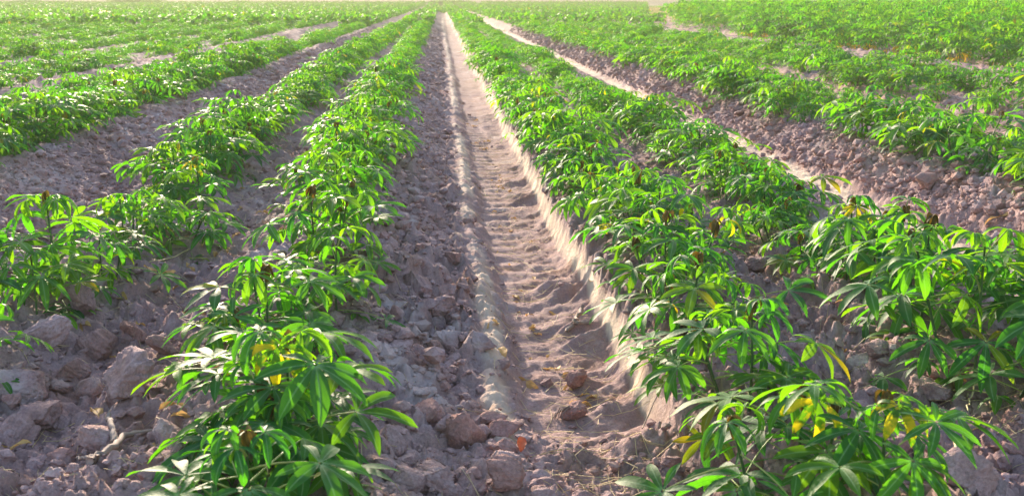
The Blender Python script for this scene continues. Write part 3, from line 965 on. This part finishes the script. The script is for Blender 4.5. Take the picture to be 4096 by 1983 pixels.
stick('dead_branch', [gp_(225, 1195, .012), gp_(280, 1150, .028), gp_(320, 1118, .026), gp_(385, 1095, .012)], .011, .006,
      'forked grey dead branch lying on the clods at lower left', branches=[([gp_(290, 1142, .028), gp_(285, 1115, .045), gp_(280, 1095, .055)], .009, .006), ([gp_(245, 1180, .02), gp_(190, 1165, .014)], .006, .003)])
stick('stick', [gp_(1425, 835, .01), gp_(1445, 822, .02), gp_(1468, 800, .05)], .010, .007, 'short broken stick against the right wall of the track', branches=[([gp_(1440, 826, .02), gp_(1490, 820, .02)], .009, .008)])
stick('twig', [gp_(1615, 1085, .01), gp_(1660, 1015, .05), gp_(1730, 935, .09)], .0022, .0016, 'long thin twig leaning across the right wall of the track', cat='twig')
stick('cassava_cutting', [gp_(2305, 940, .0), gp_(2325, 960, .05), gp_(2318, 935, .075)], .008, .007, 'brown cut stub poking out beside the right edge plant', cat='cutting')
stick('root_stump', [gp_(2430, 980, .01), gp_(2470, 985, .02), gp_(2495, 985, .01)], .014, .010, 'pale stump with hanging roots under the right edge plant', cat='stump', mat=M_STRAW,
      branches=[([gp_(2450, 985, .012), gp_(2440, 1015, .012), gp_(2430, 1060, .01)], .003, .0015), ([gp_(2480, 988, .012), gp_(2495, 1030, .012), gp_(2520, 1075, .01)], .004, .002), ([gp_(2440, 985, .012), gp_(2410, 1010, .01)], .003, .001)])
stick('dry_cane', [gp_(2440, 1260, .0), gp_(2420, 1225, .02), gp_(2395, 1180, .07), gp_(2380, 1160, .10)], .004, .003, 'pale bent dry stem in the bottom right corner', mat=M_STRAW, cat='stem')
stick('twig', [gp_(700, 1085 - 500 + 130, .01), gp_(610, 700, .02), gp_(560, 690, .012)], .004, .002, 'brown twig on the ground between the two left rows', cat='twig')
stick('twig', [gp_(935, 1195, .01), gp_(885, 1225, .02)], .003, .002, 'thin pale twig below the left foreground bush', mat=M_STRAW, cat='twig')
stick('twig', [gp_(985, 745, .02), gp_(1020, 775, .03), gp_(1055, 810, .02)], .0022, .0015, 'dark thin twig on the slope left of the track', cat='twig')
stick('root_fragment', [gp_(375, 660, .01), gp_(430, 652, .015), gp_(480, 640, .01)], .003, .0015, 'pale root strand on the soil beside the lone upright plant', mat=M_STRAW, cat='root')

def dry_leaf_mesh(seed):
    rng = random.Random(seed); g = Geo()
    for i in range(rng.choice([1, 2, 3])):
        L = rng.uniform(.05, .085)
        v, f, ve, al = lobe(L, L * rng.uniform(.16, .26), R(rng.uniform(0, 40)), R(rng.uniform(20, 110)), 6, rng.uniform(.3, .9), rng.uniform(-1, 1), .35, i)
        g.add(rotz(v, rng.uniform(0, 6.28)), f)
    v, f, _ = g.out()
    return v, f
DRY = [mesh_np('dry_leaf', *dry_leaf_mesh(i), M_DRY) for i in range(8)]
RED = plain_material('red_dry_leaf', (0.30, 0.045, 0.02), (0.50, 0.10, 0.03), 60, .5, .3)
def put_dry(x, y, label, seed, group=None, scale=1.0, mat=None):
    rng = random.Random(seed)
    me = rng.choice(DRY)
    if mat:
        me = me.copy(); me.materials.clear(); me.materials.append(mat)
    o = link('dry_leaf', me, label=label, cat='dry leaf', group=group)
    o.location = (x, y, gz(x, y) + .006); o.scale = (scale,) * 3
    o.rotation_euler = (rng.uniform(-.4, .4), rng.uniform(-.3, .3), rng.uniform(0, 6.28))
x, y, z = at(1310, 1137); put_dry(x, y, 'red dry leaf curled on the track floor in the foreground', 5, mat=RED)
for i, (px, py, lab) in enumerate([(1325, 957, 'brown curled dry leaf on the track crest beside the upper soil ball'), (1225, 822, 'orange dry leaf cluster left of the track rim'),
        (1260, 930 - 50, 'orange dry leaf beside the blocky clod near the rim'), (230, 1035, 'orange brown dry leaf below the squarish block of soil'), (430, 1060, 'dry brown leaves beside the left foreground bush'),
        (320, 745, 'yellow brown withered leaf hanging below the lone upright plant'), (395, 710, 'withered tan leaf on the ground right of the lone upright plant'), (2510, 560, 'tan dried leaves on the bank at the right edge')]):
    x, y, z = at(px, py); put_dry(x, y, lab, 50 + i, scale=1.25)
lr = random.Random(44)
for i in range(46):
    y = 3.1 + 9 * lr.random() ** 1.5
    x = TRACK + lr.gauss(-.02, .06)
    put_dry(x, y, 'small orange dry leaf scrap lying along the middle of the track', 300 + i, 'dry leaf scraps along the track', lr.uniform(.4, .85))
for i in range(80):
    y = 2.5 + 4 * lr.random() ** 1.4
    x = lr.choice([lr.uniform(-1.25, -.65), lr.uniform(-1.25, -.65), lr.uniform(1.05, 1.65)])
    put_dry(x, y, 'small brown dry leaf scrap among the clods ' + ('between the left rows' if x < 0 else 'between the right rows'), 400 + i, 'dry leaf scraps among the clods ' + ('left' if x < 0 else 'right'), lr.uniform(.45, .95))
def straw():
    g = Geo(); nr = random.Random(8)
    for i in range(1700):
        y = 2.3 + 8 * nr.random() ** 1.6
        x = nr.choice([TRACK + nr.gauss(0, .1), nr.uniform(-1.3, .2), nr.uniform(1.0, 1.7)])
        z = gz(x, y) + .006 if i < 0 else 0
        L = nr.uniform(.02, .07); a = nr.uniform(0, 6.28)
        d = np.array([math.cos(a), math.sin(a), 0]) * L
        p0 = np.array([x, y, 0]) - d; p1 = np.array([x, y, 0]); p2 = np.array([x, y, 0]) + d
        pts = np.array([p0, p1 + np.array([nr.gauss(0, .004), nr.gauss(0, .004), 0]), p2])
        pts[:, 2] = height(pts[:, 0], pts[:, 1]) + .004 + nr.uniform(0, .008)
        g.add(*tube(pts, .0011, .0007, 3))
    v, f, _ = g.out()
    link('straw_litter', mesh_np('straw_litter', v, f, M_STRAW), kind='stuff', label='bits of straw strewn over the soil', cat='straw')
straw()

# ------------------------------------------------------------------ far things
def dry_weed(x, y, h, label, seed):
    rng = random.Random(seed); g = Geo(); gl = Geo()
    for i in range(9):
        a = rng.uniform(0, 6.28); le = rng.uniform(.1, .35) * h; hh = h * rng.uniform(.6, 1)
        pts = [(0, 0, 0), (math.cos(a) * le * .3, math.sin(a) * le * .3, hh * .5), (math.cos(a) * le, math.sin(a) * le, hh)]
        g.add(*tube(pts, .006, .003, 5))
        for j in range(14):
            t = rng.uniform(.45, 1)
            c = np.array([math.cos(a) * le * t * t, math.sin(a) * le * t * t, hh * t])
            v, f, ve, al = lobe(.11, .03, R(rng.uniform(-20, 60)), R(60), 2, .2)
            gl.add(rotz(v, rng.uniform(0, 6.28)) + c, f)
    e = bpy.data.objects.new('dry_weed', None); COL.objects.link(e); e.location = (x, y, .2)
    e['label'] = label; e['category'] = 'weed'
    v, f, _ = g.out(); link('stalk', mesh_np('stalk', v, f, M_FARGRASS), e)
    v, f, _ = gl.out(); link('seed_head', mesh_np('seed_head', v, f, M_FARGRASS), e)
dry_weed(10.1, 34.0, .75, 'tan dried weed standing before the tall stand, left one', 1)
dry_weed(10.9, 32.5, .6, 'smaller tan dried weed right of its taller neighbour', 2)

def dry_grass_patch():
    nr = np.random.default_rng(55); n = 9000; g = Geo()
    y = 55 + 110 * nr.random(n); x = y * nr.uniform(.18, .243, n)
    keep = nr.random(n) < vnoise(x * .3, y * .14, 56) ** 1.5 * 1.2
    x, y = x[keep], y[keep]; n = len(x)
    h = nr.uniform(.12, .5, n); a = nr.uniform(0, 6.28, n); w_ = nr.uniform(.02, .05, n)
    c = np.stack([x, y, np.full(n, .12)], -1)
    sv = np.stack([np.cos(a), np.sin(a), np.zeros(n)], -1) * w_[:, None]
    tip = np.stack([nr.normal(0, .12, n), nr.normal(0, .12, n), h], -1)
    v = np.stack([c - sv, c + sv, c + tip + sv * .2, c + tip - sv * .2], 1).reshape(-1, 3)
    link('dry_grass', mesh_np('dry_grass', v, np.arange(4 * n).reshape(n, 4), M_FARGRASS), kind='stuff', label='sparse tan dry grass on the bare patch beside the tall stand', cat='grass')
dry_grass_patch()

def bush(x, y, w, h, label, seed):
    rng = np.random.default_rng(seed); n = 2600
    c = rng.normal(0, 1, (9, 3)) * np.array([w * .30, w * .3, h * .18]) + np.array([0, 0, h * .5])
    k = rng.integers(0, 9, n)
    d = rng.normal(0, 1, (n, 3)); d /= np.linalg.norm(d, axis=1)[:, None]
    p = c[k] + d * (rng.random(n) ** .4)[:, None] * np.array([w * .24, w * .24, h * .28])
    p[:, 2] = np.abs(p[:, 2])
    L = .22; a = rng.uniform(0, 6.28, n); el = rng.uniform(-1, 1, n)
    dv = np.stack([np.cos(a) * np.cos(el), np.sin(a) * np.cos(el), np.sin(el)], -1) * L
    sv = np.stack([-np.sin(a), np.cos(a), rng.uniform(-.5, .5, n)], -1) * L * .5
    v = np.stack([p - dv, p + sv, p + dv, p - sv], 1).reshape(-1, 3)
    e = bpy.data.objects.new('shrub', None); COL.objects.link(e); e.location = (x, y, .15)
    e['label'] = label; e['category'] = 'shrub'; e['group'] = 'shrubs beyond the field'
    link('foliage', mesh_np('foliage', v, np.arange(4 * n).reshape(n, 4), M_LEAF, True, {'vein': np.full(4 * n, .6), 'along': np.full(4 * n, .6), 'rnd': np.repeat(rng.random(n) * .3, 4)}), e)
    g = Geo()
    for i in range(4): g.add(*tube([(0, 0, -.1), tuple(c[i] * .5), tuple(c[i])], .08, .03, 5))
    vv, f, _ = g.out(); link('stem', mesh_np('stem', vv, f, M_WOOD), e)
def far_at(px, y):     # a place y metres up the field seen in photo column px
    d = CP @ Vector(((px - 1288) / FPX, .2294, -1)); return d.x / d.y * y
for i, (px, y, w, h, lab) in enumerate([(335, 225, 9, 2.2, 'dark shrub on the far edge of the field, at upper left'), (590, 232, 6, 1.3, 'low shrub on the far edge right of the dark shrub'),
        (90, 230, 10, 1.4, 'low shrub on the far edge near the upper left corner'), (1140, 236, 8, 1.5, 'low shrub closing the far end of the wheel track')]):
    bush(far_at(px, y), y, w, h, lab, 70 + i)

def earth_bank():
    xs = np.linspace(-900, 900, 240); n = 5
    prof = [(0, 0.0), (14, 1.5), (20, 2.2), (30, 2.3), (60, .0)]
    V = np.array([(x, 300 + d + 6 * math.sin(x * .01), .1 + h * (.85 + .5 * float(fbm(np.array([x * .02]), np.array([1.0]), 91, 3)[0]))) for x in xs for d, h in prof])
    idx = np.arange(len(xs) * n).reshape(len(xs), n)
    F = np.stack([idx[:-1, :-1], idx[1:, :-1], idx[1:, 1:], idx[:-1, 1:]], -1).reshape(-1, 4)
    o = link('earth_bank', mesh_np('earth_bank', V, F, M_GROUND, True, {'pale': np.full(len(V), .9)}), kind='structure', label='pale bare earth bank beyond the field')
earth_bank()

# ------------------------------------------------------------------ haze
def haze():
    t = NT('haze')
    v = t.n('ShaderNodeVolumePrincipled', i_Density=0.0046)
    v.inputs['Color'].default_value = (0.37, 0.345, 0.25, 1)
    v.inputs['Anisotropy'].default_value = 0.0
    t.l(v.outputs[0], t.out.inputs['Volume'])
    lo = (-1000, -30, -1.2); hi = (1000, 940, 4.0)
    c = np.array([(x, y, z) for z in (lo[2], hi[2]) for y in (lo[1], hi[1]) for x in (lo[0], hi[0])])
    f = np.array([(0, 2, 3, 1), (4, 5, 7, 6), (0, 1, 5, 4), (2, 6, 7, 3), (0, 4, 6, 2), (1, 3, 7, 5)])
    link('haze', mesh_np('haze', c, f, t.m, False), kind='stuff', label='thin warm haze over the whole field', cat='haze')
haze()
